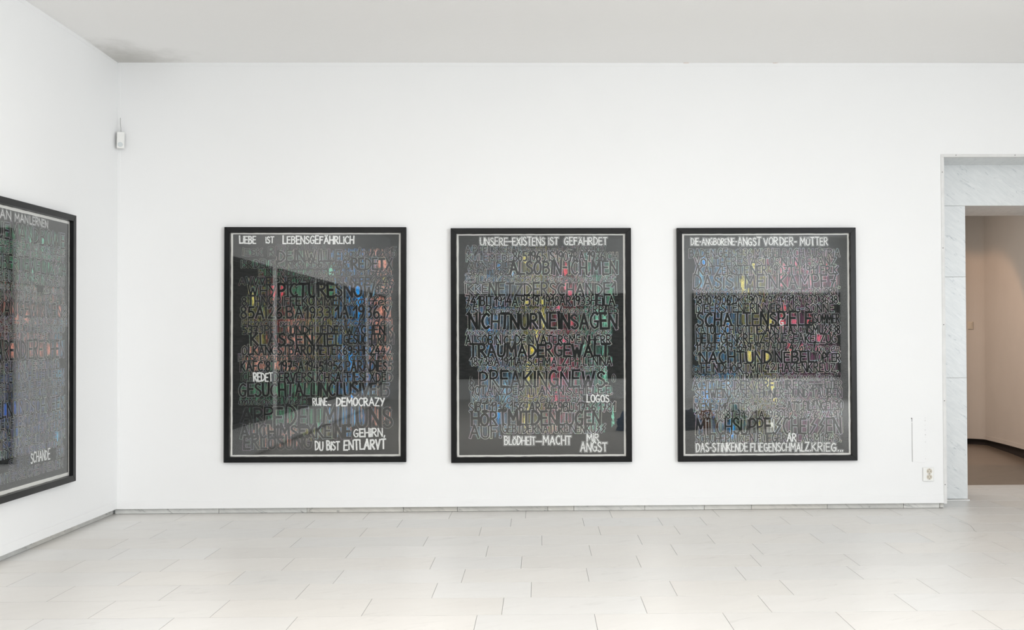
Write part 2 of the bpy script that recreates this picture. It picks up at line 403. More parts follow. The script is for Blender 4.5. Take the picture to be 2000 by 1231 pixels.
# corner beads round the opening, with their screws
tb = MB().box(DX0 - .022, DX0 + .0015, YW - .0035, YW + .022, .036, DZ - .0015).build('trim_7', M_bead, bevel=.001); tag(tb, kind='structure')
th = MB().box(DX0 - .022, DX1, YW - .0035, YW + .022, DZ - .001, DZ + .019).build('trim_8', M_bead, bevel=.001); tag(th, kind='structure')
for z in (2.455, 1.90, 1.34, .785, .175):
    MB().disc_prism((DX0 - .012, YW - .0042, z), (1, 0, 0), (0, 0, 1), .0036, (0, .002, 0), 10).build('screw', M_screw, tb)
for x in (3.055, 3.49, 3.93):
    MB().disc_prism((x, YW - .0042, DZ + .012), (1, 0, 0), (0, 0, 1), .0036, (0, .002, 0), 10).build('screw', M_screw, th)
tag(MB().box(DX1, DX1 + .022, YW - .0035, YW + .022, .036, DZ + .02).build('trim_9', M_bead, bevel=.001), kind='structure')

# marble clad wall behind the opening
wf = tag(MB().box(DX0 - .2, MX0 - .02, YM + .02, YM2, 0, 3.4).box(MX0 - .02, MX1 + .02, YM + .02, YM2, MZ + .02, 3.4).box(MX1 + .02, XR + .2, YM + .02, YM2, 0, 3.4).build('wall_passage', M_hallwall), kind='structure')
g = .0009
def slab(x0, x1, y0, y1, z0, z1):
    MB().box(x0 + g, x1 - g, y0, y1, z0 + g, z1 - g).build('stone_slab', M_clad, wf, bevel=.0008, seg=1)
zj = [.012, .937, 1.709, MZ]
for a, b_ in zip(zj, zj[1:]):
    slab(2.90, MX0, YM, YM + .02, a, b_)                       # left pier, front
    slab(MX1, MX1 + .4, YM, YM + .02, a, b_)                   # right pier, front
    slab(MX0 - .02, MX0, YM + .021, YM2, a, b_)                # reveals
    slab(MX1, MX1 + .02, YM + .021, YM2, a, b_)
slab(2.90, 3.90, YM, YM + .02, MZ, DZ + .03); slab(3.90, MX1 + .4, YM, YM + .02, MZ, DZ + .03)   # lintel
slab(MX0, 3.9, YM + .021, YM2, MZ, MZ + .02); slab(3.9, MX1, YM + .021, YM2, MZ, MZ + .02)       # soffit of the doorway
slab(DX0 - .02, 3.90, YW + .023, YM - .001, DZ, DZ + .02); slab(3.90, DX1 + .01, YW + .023, YM - .001, DZ, DZ + .02)  # soffit of the recess
slab(DX1 - .001, DX1 + .02, YW + .023, YM - .001, .0, DZ)
tag(MB().box(DX0 - .02, MX0 + .01, YM - .012, YM + .002, 0, .009).build('trim_10', M_trim, bevel=.002), kind='structure')

# the room beyond: brown stone floor, pale wall with a rounded corner raised over a dark recess
tag(MB().box(-.5, 7.0, 8.33, 12.8, -.06, -.002).build('floor_hall', M_hallfloor), kind='structure')
path = [(-.5, 11.46), (4.93, 11.46)]
for i in range(1, 15):
    a = R(90 - i * 90 / 14); path.append((4.93 + .17 * math.cos(a), 11.29 + .17 * math.sin(a)))
path += [(5.005, 10.6), (4.90, 10.0), (4.75, 9.0), (4.64, 8.21)]
def ribbon_wall(path, z0, z1, off, name, mat, kind=None, parent=None):
    v = []; f = []
    up = (lambda p: (11.4 - p.y) * .028 if p.y < 11.4 else 0) if z0 > 0 else (lambda p: 0)   # the board rises towards the doorway
    pts = []
    for i, p in enumerate(path):
        a = Vector(path[max(i - 1, 0)]); b_ = Vector(path[min(i + 1, len(path) - 1)]); t = (b_ - a).normalized()
        n = Vector((t.y, -t.x)); pts.append(Vector(p) - n * off)
    for p in pts: v += [(p.x, p.y, z0 + up(p)), (p.x, p.y, z1 + (up(p) if z1 < 1 else 0))]
    for i, p in enumerate(path):
        a = Vector(path[max(i - 1, 0)]); b_ = Vector(path[min(i + 1, len(path) - 1)]); t = (b_ - a).normalized()
        n = Vector((t.y, -t.x)); q = Vector(p) - n * (off + .06); v += [(q.x, q.y, z0 + up(q)), (q.x, q.y, z1 + (up(q) if z1 < 1 else 0))]
    N = len(path)
    for i in range(N - 1):
        f += [(2 * i, 2 * i + 2, 2 * i + 3, 2 * i + 1), (2 * (N + i) + 1, 2 * (N + i) + 3, 2 * (N + i) + 2, 2 * (N + i)),
              (2 * i, 2 * (N + i), 2 * (N + i) + 2, 2 * i + 2), (2 * i + 1, 2 * i + 3, 2 * (N + i) + 3, 2 * (N + i) + 1)]
    o = mesh_obj(name, v, f, mat, parent)
    bm = bmesh.new(); bm.from_mesh(o.data); bmesh.ops.recalc_face_normals(bm, faces=bm.faces); bm.to_mesh(o.data); bm.free()
    if kind: o['kind'] = kind
    return o
hw = ribbon_wall(path, .066, 3.3, 0, 'wall_hall', M_hallwall, 'structure')
ribbon_wall(path, .066, .111, -.004, 'trim_11', M_hallwall, 'structure')
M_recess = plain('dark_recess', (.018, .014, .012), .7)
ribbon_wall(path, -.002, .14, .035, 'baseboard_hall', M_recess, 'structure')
tag(MB().box(-.56, -.5, 8.2, 12.8, 0, 3.3).build('wall_hall_left', M_hallwall), kind='structure')
tag(MB().box(-.6, 7.2, 8.2, 12.8, 3.3, 3.4).build('ceiling_hall', M_hallwall), kind='structure')

# ------------------------------------------------------------ hand lettering
def sm(p, n=5):
    """Catmull-Rom through the points"""
    P = [p[0]] + list(p) + [p[-1]]; o = []
    for i in range(1, len(P) - 2):
        a, b_, c, d = P[i - 1], P[i], P[i + 1], P[i + 2]
        for k_ in range(n):
            t = k_ / n
            o.append(tuple(.5 * (2 * b_[j] + (c[j] - a[j]) * t + (2 * a[j] - 5 * b_[j] + 4 * c[j] - d[j]) * t * t + (3 * b_[j] - a[j] - 3 * c[j] + d[j]) * t ** 3) for j in (0, 1)))
    o.append(tuple(p[-1])); return o
G = {}
def gl(ch, w, *strokes):
    G[ch] = (w, [(s[0] == '~', [tuple(map(float, q.split(','))) for q in s.lstrip('~').split()]) for s in strokes])
gl('A', .62, '0,0 .3,1', '.3,1 .62,0', '.1,.36 .52,.36')
gl('B', .52, '0,0 0,1', '~0,1 .32,.98 .44,.78 .3,.58 0,.54', '~0,.54 .36,.52 .5,.28 .36,.04 0,0')
gl('C', .52, '~.5,.86 .3,1 .08,.8 0,.5 .08,.2 .3,0 .52,.14')
gl('D', .54, '0,0 0,1', '~0,1 .3,.92 .52,.66 .52,.36 .3,.08 0,0')
gl('E', .46, '0,0 0,1', '0,1 .44,1', '0,.52 .38,.52', '0,0 .46,0')
gl('F', .44, '0,0 0,1', '0,1 .44,1', '0,.54 .36,.54')
gl('G', .56, '~.52,.86 .3,1 .08,.8 0,.5 .08,.18 .3,0 .52,.12', '.52,.1 .54,.44', '.3,.44 .56,.44')
gl('H', .54, '0,0 0,1', '.54,0 .54,1', '0,.5 .54,.5')
gl('I', .06, '.03,0 .03,1')
gl('i', .06, '.03,0 .03,.74', '.03,.92 .03,1')
gl('J', .38, '~.34,1 .36,.3 .26,.04 .1,0 0,.18')
gl('K', .52, '0,0 0,1', '.48,1 .02,.46', '.1,.54 .52,0')
gl('L', .42, '0,1 0,0', '0,0 .42,0')
gl('M', .72, '0,0 .06,1', '.06,1 .36,.36', '.36,.36 .66,1', '.66,1 .72,0')
gl('N', .56, '0,0 0,1', '0,1 .56,0', '.56,0 .56,1')
gl('O', .56, '~.28,1 .06,.8 0,.5 .08,.16 .28,0 .5,.16 .56,.5 .5,.82 .28,1')
gl('P', .48, '0,0 0,1', '~0,1 .34,.98 .48,.74 .34,.5 0,.46')
gl('Q', .56, '~.28,1 .06,.8 0,.5 .08,.16 .28,0 .5,.16 .56,.5 .5,.82 .28,1', '.34,.24 .56,0')
gl('R', .52, '0,0 0,1', '~0,1 .34,.98 .46,.76 .34,.56 0,.5', '.16,.5 .52,0')
gl('S', .46, '~.44,.86 .26,1 .06,.9 .04,.7 .22,.54 .42,.4 .46,.18 .28,0 .08,.02 0,.14')
gl('T', .54, '0,1 .54,1', '.27,1 .27,0')
gl('U', .54, '~0,1 .01,.3 .1,.06 .27,0 .44,.06 .53,.3 .54,1')
gl('V', .56, '0,1 .28,0', '.28,0 .56,1')
gl('W', .78, '0,1 .2,0', '.2,0 .39,.7', '.39,.7 .58,0', '.58,0 .78,1')
gl('X', .54, '0,1 .54,0', '.52,1 0,0')
gl('Y', .54, '0,1 .27,.5', '.54,1 .2,0')
gl('Z', .52, '0,1 .52,1', '.52,1 0,0', '0,0 .52,0')
gl('Ä', .62, '0,0 .3,.84', '.3,.84 .62,0', '.1,.3 .52,.3', '.14,.98 .16,1.04', '.42,.98 .44,1.04')
gl('Ö', .56, '~.28,.84 .06,.68 0,.4 .08,.12 .28,0 .5,.12 .56,.4 .5,.68 .28,.84', '.14,.98 .15,1.04', '.4,.98 .41,1.04')
gl('Ü', .54, '~0,.84 .01,.3 .1,.06 .27,0 .44,.06 .53,.3 .54,.84', '.14,.98 .15,1.04', '.4,.98 .41,1.04')
gl('z', .5, '.5,1 .12,.56', '.12,.56 .42,.5', '.42,.5 0,0')      # angular s of the script lines
gl('0', .46, '~.23,1 .04,.8 0,.5 .06,.14 .23,0 .4,.14 .46,.5 .42,.82 .23,1')
gl('1', .28, '0,.66 .26,1', '.26,1 .26,0')
gl('2', .46, '~.02,.78 .1,.96 .28,1 .44,.82 .36,.52 0,0', '0,0 .48,0')
gl('3', .44, '~.02,.9 .22,1 .42,.8 .3,.56 .12,.52', '~.12,.52 .36,.5 .44,.24 .26,.02 0,.08')
gl('4', .5, '.3,1 0,.36', '0,.36 .5,.36', '.38,.66 .36,0')
gl('5', .46, '.44,1 .08,1', '.08,1 .04,.56', '~.04,.56 .3,.6 .46,.34 .32,.04 0,.04')
gl('6', .46, '~.38,1 .12,.7 0,.34 .12,.04 .3,0 .46,.2 .36,.46 .16,.46 .02,.26')
gl('7', .46, '0,1 .46,1', '.46,1 .16,0', '.1,.5 .42,.5')
gl('8', .44, '~.22,1 .04,.86 .08,.62 .36,.42 .44,.18 .22,0 0,.18 .08,.42 .36,.62 .4,.86 .22,1')
gl('9', .44, '~.42,.74 .3,.98 .1,.96 0,.74 .12,.52 .32,.54 .44,.8 .4,.4 .26,0')
gl('.', .08, '.03,0 .05,.06')
gl(',', .1, '.07,.1 .0,-.12')
gl('-', .3, '0,.46 .3,.46')
gl('=', .7, '0,.42 .7,.42')
gl('/', .3, '0,0 .3,1')
gl('°', .16, '~.08,1 0,.9 .08,.8 .16,.9 .08,1')
gl('<', .7, '0,.45 .7,.45', '0,.45 .16,.66', '0,.45 .16,.24', '.7,.45 .54,.66', '.7,.45 .54,.24')
gl('&', .5, '~.44,.8 .28,1 .1,.84 .3,.6 .46,.3 .26,0 .04,.14 .14,.4 .48,.5')
gl(' ', .3)
# joined-up script, drawn light
K = {}
def sc(ch, w, *s):
    gl('_' , w, *s); K[ch] = G.pop('_')
sc('a', .44, '~.36,.54 .16,.6 .02,.3 .14,.02 .32,.24 .38,.56', '~.38,.56 .36,.1 .44,.06')
sc('b', .4, '~0,.2 .14,1 .08,.5 .04,.04 .26,.02 .36,.3 .2,.5 .1,.4')
sc('c', .36, '~.34,.5 .16,.6 .02,.3 .12,.02 .36,.12')
sc('d', .46, '~.34,.52 .14,.58 .02,.28 .14,.02 .32,.2 .4,1', '~.4,.96 .34,.12 .46,.06')
sc('e', .38, '~.02,.24 .22,.32 .32,.5 .18,.6 .04,.34 .1,.04 .38,.12')
sc('f', .32, '~0,.1 .18,.6 .3,1 .14,.9 .1,.2 .06,-.3', '.0,.46 .3,.5')
sc('g', .44, '~.36,.54 .16,.6 .02,.32 .16,.08 .34,.3 .38,.56 .3,-.2 .08,-.28 .1,-.1 .44,.1')
sc('h', .44, '~0,.1 .18,1 .08,.7 .04,0', '~.04,.1 .2,.54 .32,.5 .3,.1 .44,.06')
sc('i', .2, '~0,.1 .1,.56 .08,.08 .2,.08', '.12,.76 .13,.84')
sc('j', .2, '~0,.1 .12,.56 .08,-.2 -.06,-.26', '.12,.76 .13,.84')
sc('k', .4, '~0,.1 .14,1 .06,.5 .04,0', '~.3,.56 .08,.3 .36,.04')
sc('l', .26, '~0,.12 .2,.86 .12,1 .06,.4 .1,.04 .26,.1')
sc('m', .62, '~0,.5 .06,.56 .04,0', '~.04,.1 .18,.54 .28,.48 .26,0', '~.26,.1 .42,.54 .5,.46 .48,.08 .62,.08')
sc('n', .42, '~0,.5 .06,.56 .04,0', '~.04,.1 .2,.54 .3,.48 .28,.08 .42,.08')
sc('o', .4, '~.18,.58 .02,.34 .12,.02 .3,.1 .34,.42 .18,.58 .4,.5')
sc('p', .42, '~0,.4 .1,.56 .06,.1 .0,-.3', '~.06,.2 .22,.56 .36,.3 .2,.02 .08,.1')
sc('q', .42, '~.34,.54 .14,.58 .02,.28 .16,.04 .34,.3', '.36,.56 .34,-.3')
sc('r', .32, '~0,.1 .08,.6 .1,.5 .24,.54 .2,.1 .32,.08')
sc('s', .32, '~0,.1 .18,.6 .26,.3 .16,.02 .02,.06')
sc('t', .28, '~.12,.96 .06,.3 .12,.02 .28,.12', '.0,.62 .26,.64')
sc('u', .44, '~0,.56 .02,.16 .14,.02 .3,.2 .34,.56', '~.34,.56 .32,.1 .44,.08')
sc('v', .36, '~0,.56 .12,.02 .3,.56 .36,.5')
sc('w', .56, '~0,.56 .1,.04 .26,.5 .36,.04 .5,.56 .56,.5')
sc('x', .36, '0,.56 .32,.04', '.32,.56 0,.04')
sc('y', .4, '~0,.56 .08,.2 .3,.3', '~.36,.56 .2,-.2 .02,-.24')
sc('z', .36, '~0,.5 .3,.56 .04,.1 .36,.06')

class Ink:
    def __init__(s): s.v = []; s.f = []; s.c = []
    def quad(s, a, b_, c, d, y, col):
        s.k = (getattr(s, 'k', 0) + 1) % 41; y -= s.k * 3e-6
        n = len(s.v); s.v += [(p[0], y, p[1]) for p in (a, b_, c, d)]; s.f.append((n, n + 1, n + 2, n + 3)); s.c += [col] * 4
    def ribbon(s, pts, w, ext, y, colf):
        P = [Vector(p) for p in pts]
        s.k = (getattr(s, 'k', 0) + 1) % 37; y -= s.k * 5e-6
        if len(P) < 2: return
        d0 = (P[0] - P[1]); d1 = (P[-1] - P[-2])
        if d0.length > 1e-7: P[0] = P[0] + d0.normalized() * ext
        if d1.length > 1e-7: P[-1] = P[-1] + d1.normalized() * ext
        n0 = len(s.v)
        for i, p in enumerate(P):
            a = P[max(i - 1, 0)]; b_ = P[min(i + 1, len(P) - 1)]; t = (b_ - a)
            t = t.normalized() if t.length > 1e-9 else Vector((1, 0))
            n = Vector((-t.y, t.x)) * (w / 2)
            yy = y - i * 2.5e-6; s.v += [(p.x + n.x, yy, p.y + n.y), (p.x - n.x, yy, p.y - n.y)]
            c = colf(); s.c += [c, c]
        for i in range(len(P) - 1):
            k_ = n0 + 2 * i; s.f.append((k_, k_ + 1, k_ + 3, k_ + 2))
    def build(s, name, parent):
        o = mesh_obj(name, s.v, s.f, M_ink, parent)
        at = o.data.color_attributes.new('Col', 'FLOAT_COLOR', 'POINT')
        a = np.ones((len(s.v), 4), dtype=np.float32); a[:, :3] = np.array(s.c, dtype=np.float32).reshape(-1, 3); at.data.foreach_set('color', a.ravel())
        return o

# every artwork face is 1.196 x 1.589 m of black ground on white paper, the frame 1.302 x 1.690 m
FW, FH, FD = 1.302, 1.690, .035
BW, BH = 1.191, 1.587
class Painting:
    def __init__(s, seed, fx, fy, pal, chalk=.36, strokes_gain=1.0):
        s.r = random.Random(seed); s.fx = fx; s.fy = fy; s.pal = pal; s.chalk = chalk; s.gain = strokes_gain
        s.under = Ink(); s.outl = Ink(); s.fill = Ink(); s.words = []
    def m(s, x, y):      # drawing units of this sheet to metres on its face
        return ((x - s.fx[0]) / (s.fx[1] - s.fx[0]) - .5) * BW, FH - .05 - (y - s.fy[0]) / (s.fy[1] - s.fy[0]) * BH
    def colour(s, x, y):
        r = s.r; best = None; tot = 0
        w_ = []
        for (cx, cy, sx, sy, col, wt) in s.pal:
            w = 2.4 * wt * math.exp(-((x - cx) / sx) ** 2 - ((y - cy) / sy) ** 2); w_.append(w); tot += w
        g0 = .30
        t = r.random() * (tot + g0)
        for w, p in zip(w_, s.pal):
            t -= w
            if t < 0:
                b_ = r.uniform(.6, 1.6); return tuple(min(1, c * b_) for c in p[4])
        b_ = r.choice((.06, .09, .14, .2, .3, .42)) * s.gain
        return (b_ * .93, b_ * 1.0, b_ * 1.04)
    def streaks(s, x0, x1, y0, y1, dens=1.0):
        r = s.r; n = int((x1 - x0) / 2.0 * dens)
        for _ in range(n * 2):
            x = r.uniform(x0, x1); h = (y1 - y0) * r.uniform(.25, .95); ya = r.uniform(y0 - 2, y1 - h + 3)
            w = r.uniform(.5, 1.6) * 1.3; col = s.colour(x, ya + h / 2)
            if r.random() < .45: w *= 3.2; col = tuple(.035 + c * .30 for c in col)
            if r.random() > .72 * dens: continue
            a = s.m(x - w / 2, ya); b_ = s.m(x + w / 2 + r.uniform(-1, 1), ya + h); dx = r.uniform(-.002, .002)
            s.under.quad((a[0], a[1]), (a[0] + dx, b_[1]), (b_[0] + dx, b_[1] + .003), (b_[0], a[1] - .002), (-.0006 if w < 2.2 else -.00045) - r.random() * .0001, col)
        # blobs of stronger colour
        for (cx, cy, sx, sy, col, wt) in s.pal:
            if wt < 3: continue
            if y0 <= cy <= y1 or (cy < y0 < cy + sy):
                for _ in range(int(4.5 * wt)):
                    x = r.gauss(cx, sx * .5); yy = r.gauss(cy, sy * .5); h = r.uniform(8, 26); w = r.uniform(1.5, 4.5)
                    b_ = r.uniform(.7, 1.3); p = s.m(x - w / 2, yy - h / 2); q = s.m(x + w / 2, yy + h / 2)
                    s.under.quad((p[0], p[1]), (p[0], q[1]), (q[0], q[1] + .003), (q[0], p[1] - .004), -.00075, tuple(min(1, c * b_) for c in col))
    def line(s, txt, x0, x1, y0, y1, style='dark', sw=None, faint=1.0, rot=0.0):
        r = s.r; h = y1 - y0
        script = style == 'script'
        def getg(ch):
            if script and ch in K: return K[ch]
            return G.get(ch) or K.get(ch) or G[' ']
        gap = .0 if script else .17
        adv = []; tot = 0
        for ch in txt:
            g_ = getg(ch); w = g_[0] * (.8 if script and ch in G and ch not in K else 1); adv.append(w); tot += w + gap
        tot -= gap
        k_ = (x1 - x0) / max(tot, .1)
        # letters get narrower or wider with the space, as written by hand
        sw = (sw or 0) * 1.12 or (h * (.115 if script else .175))
        sw = min(sw, k_ * .235 if not script else sw)
        if style == 'white': sw = min(h * .145, k_ * .19)
        ow = {'dark': 1.6, 'script': 1.5, 'white': 2.2, 'plainwhite': 0}[style]
        if style != 'white' and style != 'plainwhite': s.streaks(x0, x1, y0, y1, faint)
        wk = Ink()
        if 'white' in style: s.words.append(wk)
        cx = x0
        sc_m = BW / (s.fx[1] - s.fx[0])
        for ch, w in zip(txt, adv):
            if ch != ' ':
                g_ = getg(ch); lw = w * k_
                jh = r.uniform(.90, 1.04) if not script else r.uniform(.95, 1.15); jy = r.uniform(-.03, .03) * h; tilt = r.uniform(-.05, .05)
                sh = r.uniform(.93, 1.0); br = r.uniform(.6, 1.15) * faint * s.chalk
                fc = s.r.uniform(.013, .032)
                swl = sw * r.uniform(.85, 1.12)
                def T(q):
                    x = cx + q[0] / max(g_[0], .01) * lw * sh; yy = y1 - jy - q[1] * h * jh
                    x += (q[1] - .5) * h * tilt * (1 if not script else -2.4) + r.uniform(-.35, .35)
                    yy += rot * (x - x0) + r.uniform(-.35, .35)
                    return s.m(x, yy)
                tint = s.colour(cx + lw / 2, (y0 + y1) / 2) if style in ('dark', 'script') else (1, 1, 1)
                mt = max(max(tint), .01); tint = tuple(.93 + .07 * c / mt for c in tint)
                for smooth, pts in g_[1]:
                    pp = [T(q) for q in (sm(pts, 4) if smooth else pts)]
                    W_ = swl * sc_m; O_ = ow * sc_m
                    ext = W_ * .42 if not smooth else W_ * .2
                    if style in ('dark', 'script'):
                        oc = lambda: tuple(br * t_ * r.uniform(.75, 1.2) for t_ in tint)
                        s.outl.ribbon(pp, W_ + 2 * O_, ext + O_, -.0011, oc)
                        s.fill.ribbon(pp, W_, ext, -.0014, lambda: (fc, fc * 1.02, fc * 1.05))
                        if r.random() < .22 * faint and not script:      # a second, slipped chalk line
                            dx, dy = r.uniform(-3, 3) * sc_m, r.uniform(-3, 3) * sc_m
                            s.outl.ribbon([(p[0] + dx + W_ * .9, p[1] + dy) for p in pp], 1.1 * sc_m, O_, -.0009, oc)
                    elif style == 'white':
                        wk.ribbon(pp, W_ + 8.0 * sc_m, ext + 3.8 * sc_m, -.0010, lambda: tuple([.42 * r.uniform(.6, 1.2)] * 3))
                        wk.ribbon(pp, W_ + 4.6 * sc_m, ext + 2.1 * sc_m, -.0013, lambda: (.05, .05, .05))
                        wk.ribbon(pp, W_, ext, -.0016, lambda: tuple([r.uniform(.74, .86)] * 3))
                    else:
                        wk.ribbon(pp, W_, ext, -.0016, lambda: tuple([r.uniform(.74, .86)] * 3))
            cx += w * k_ + gap * k_
    def build(s, sheet):
        s.under.build('brush_strokes', sheet)['kind'] = 'stuff'
        s.outl.build('chalk_outline', sheet)['kind'] = 'stuff'
        s.fill.build('lettering', sheet)['kind'] = 'stuff'
        for w_ in s.words: w_.build('painted_word', sheet)

def wavy_rect(x0, x1, z0, z1, amp, r, step=.03):
    pts = []
    def seg(a, b_):
        n = max(2, int((Vector(b_) - Vector(a)).length / step))
        for i in range(n):
            t = i / n; pts.append((a[0] + (b_[0] - a[0]) * t + r.uniform(-amp, amp), a[1] + (b_[1] - a[1]) * t + r.uniform(-amp, amp)))
    seg((x0, z0), (x1, z0)); seg((x1, z0), (x1, z1)); seg((x1, z1), (x0, z1)); seg((x0, z1), (x0, z0))
    return pts

def artwork(name, loc, rz, label, paint, seed, roll=0.0, group=None, cat='picture', trim=0.0):
    root = empty(name, loc, rz); root.rotation_euler = (0, roll, rz)
    tag(root, label, cat, group)
    r = random.Random(seed); w = FW / 2; t = .039; fr = -FD
    # four mitred rails
    rails = [[(-w, 0), (w, 0), (w - t, t), (-w + t, t)], [(w, 0), (w, FH), (w - t, FH - t), (w - t, t)],
             [(w, FH), (-w, FH), (-w + t, FH - t), (w - t, FH - t)], [(-w, FH), (-w, 0), (-w + t, t), (-w + t, FH - t)]]
    for q in rails:
        MB().prism([(x, fr, z) for x, z in q], (0, FD - .001, 0)).build('frame_rail', M_frame, root, bevel=.0012, seg=1)
    MB().box(-w + t - .004, w - t + .004, -.006, -.002, t - .004, FH - t + .004).build('backing_board', M_mount, root)
    pr = wavy_rect(-w + t + .002, w - t - .003, t + .0015, FH - t - .002, .0012, r)
    sheet = MB().prism([(x, -.0095, z) for x, z in pr], (0, .0015, 0)).build('paper_sheet', M_paper, root)
    bk = wavy_rect(-BW / 2, BW / 2, FH - .05 - BH + trim, FH - .05 - trim, .0008, r, .05)
    dy = -.0100
    gr = MB().prism([(x, dy, z) for x, z in bk], (0, .0004, 0)).build('black_ground', M_sheet, sheet)
    if paint:
        paint.build(sheet)
        for c in sheet.children:
            if c is not gr: c.location = (0, dy + .0003, 0)
    MB().box(-w + t - .003, w - t + .003, -.0165, -.0145, t - .003, FH - t + .003).build('glass_pane', M_glass, root)
    return root

BLUE = (.05, .22, .50); LBL = (.16, .42, .62); YEL = (.72, .62, .16); OLV = (.22, .20, .06); RED = (.72, .09, .12); PNK = (.75, .16, .24)
MNT = (.22, .60, .44); GRN = (.08, .26, .15); SAL = (.80, .34, .26); DRD = (.16, .03, .03); PUR = (.14, .05, .10); BRT = (.02, .32, .85)

# --- first artwork from the corner
p1 = Painting(11, (50, 893), (57, 1176), [
 (160, 250, 110, 110, GRN, .5), (420, 330, 120, 120, GRN, .45), (650, 500, 70, 380, BLUE, 1.0), (720, 500, 40, 300, BLUE, .4), (800, 350, 60, 220, SAL, .35), (800, 560, 50, 170, SAL, .6),
 (160, 430, 80, 130, OLV, .9), (270, 430, 60, 150, DRD, .9), (520, 480, 80, 170, OLV, .9), (380, 600, 60, 130, SAL, .6), (200, 700, 70, 60, SAL, .5), (330, 720, 40, 60, SAL, .5),
 (450, 680, 70, 90, OLV, .5), (230, 870, 150, 90, GRN, .8), (450, 860, 100, 100, GRN, .7), (660, 900, 60, 130, LBL, .4), (300, 1070, 70, 40, SAL, .4), (720, 1000, 80, 50, SAL, .3), (480, 1060, 60, 40, OLV, .4),
 (255, 350, 7, 30, RED, 4), (298, 340, 7, 30, RED, 3), (690, 410, 9, 60, BRT, 4), (682, 340, 6, 20, BRT, 4), (650, 690, 6, 40, BRT, 4), (655, 876, 5, 12, BRT, 5), (812, 200, 12, 22, SAL, 5),
 (800, 440, 10, 30, SAL, 5), (790, 560, 9, 50, SAL, 4), (372, 590, 8, 18, SAL, 5), (320, 710, 7, 25, SAL, 4), (180, 705, 8, 25, SAL, 4), (545, 240, 8, 18, MNT, 4), (760, 340, 6, 14, LBL, 4),
 (148, 370, 8, 30, YEL, 3), (200, 590, 7, 30, OLV, 5), (545, 350, 9, 20, GRN, 6), (820, 290, 5, 8, YEL, 4), (480, 1030, 9, 12, GRN, 4)], chalk=.36, strokes_gain=.55)
L = p1.line
L('DYNDERILLEGAL', 278, 525, 106, 136, faint=.45); L('iESK', 100, 200, 130, 164, faint=.5); L('RI', 232, 272, 122, 166, faint=.6)
L('DEINWILLE', 278, 602, 138, 196); L('goxlaches815', 610, 880, 128, 172, 'script', faint=.8)
L('ISR.DELISK.JNRRT956572AR1', 92, 648, 188, 226, faint=.7); L('REDETX', 655, 858, 178, 236)
L('E NLEnauowema zuhenschaffen', 182, 860, 232, 270, 'script', faint=.7)
L('AVVVE.PN5+25418BERLIN.FE4246', 82, 865, 276, 314, faint=.6)
L('WHY', 128, 270, 318, 368); L('PICTURESNOW', 282, 768, 304, 374); L('9567', 776, 860, 316, 356)
L('8THNGRIFFEKOMMEN.', 98, 628, 372, 418, faint=.8); L('waffe6', 632, 856, 372, 418, 'script')
L('85AI26.BA1933.1A.1936.Y', 92, 852, 422, 482)
L('HEman muss sich entscheiden', 98, 860, 484, 524, 'script')
L('5373PELT.UNDFLIEDERWACHEN.K', 100, 864, 522, 564, faint=.8)
L('KLASSENZIEL', 142, 602, 562, 622); L('GESUCHTROM', 614, 866, 566, 612, faint=.8)
L('OLKANGSTBAROMETER695HR2442', 98, 852, 622, 668)
L('PUSnevermtreebung aus demXDCV', 80, 862, 664, 700, 'script', faint=.8)
L('KAFC.8T.1975A19451956.PARADIES5', 92, 860, 702, 752)
L('ICH', 96, 150, 760, 800, faint=.7); L('DERVERSUCHSAFFIESEXDED', 258, 858, 760, 806)
L('REDET', 156, 252, 762, 803, 'plainwhite')
L('GESUCHTALLINCLUSIVE15', 86, 842, 812, 878)
L('immaonoc line B', 82, 430, 882, 922, 'script', faint=.7)
L('RUiNE...', 457, 548, 889, 925, 'plainwhite'); L('DEMOCRAZY', 578, 820, 889, 928, 'plainwhite')
L('AR', 96, 206, 936, 1010, faint=.4); L('EDETMITUNS', 262, 858, 930, 1034, sw=13); L('P', 212, 256, 934, 1000)
L('AUCHIMSEXKEINE', 92, 650, 1022, 1090); L('GEHiRN,', 665, 822, 1046, 1086, 'plainwhite', rot=-.02)
L('ERLÖSUNG', 110, 450, 1076, 1144, faint=.7); L('DU BiST', 470, 592, 1108, 1153, 'plainwhite'); L('ENTLARVT', 616, 826, 1104, 1152, 'plainwhite', rot=-.03)
L('LiEBE', 84, 166, 65, 103, 'plainwhite'); L('iST', 216, 258, 69, 101, 'plainwhite'); L('LEBENSGEFÄHRLiCH', 304, 664, 66, 104, 'plainwhite')
artwork('framed_artwork', (-1.6078, YW, .3700), 0, 'black framed lettered artwork headed LIEBE IST LEBENSGEFÄHRLICH, nearest the corner on the long wall', p1, 1, roll=.0030, group='framed lettered artworks')

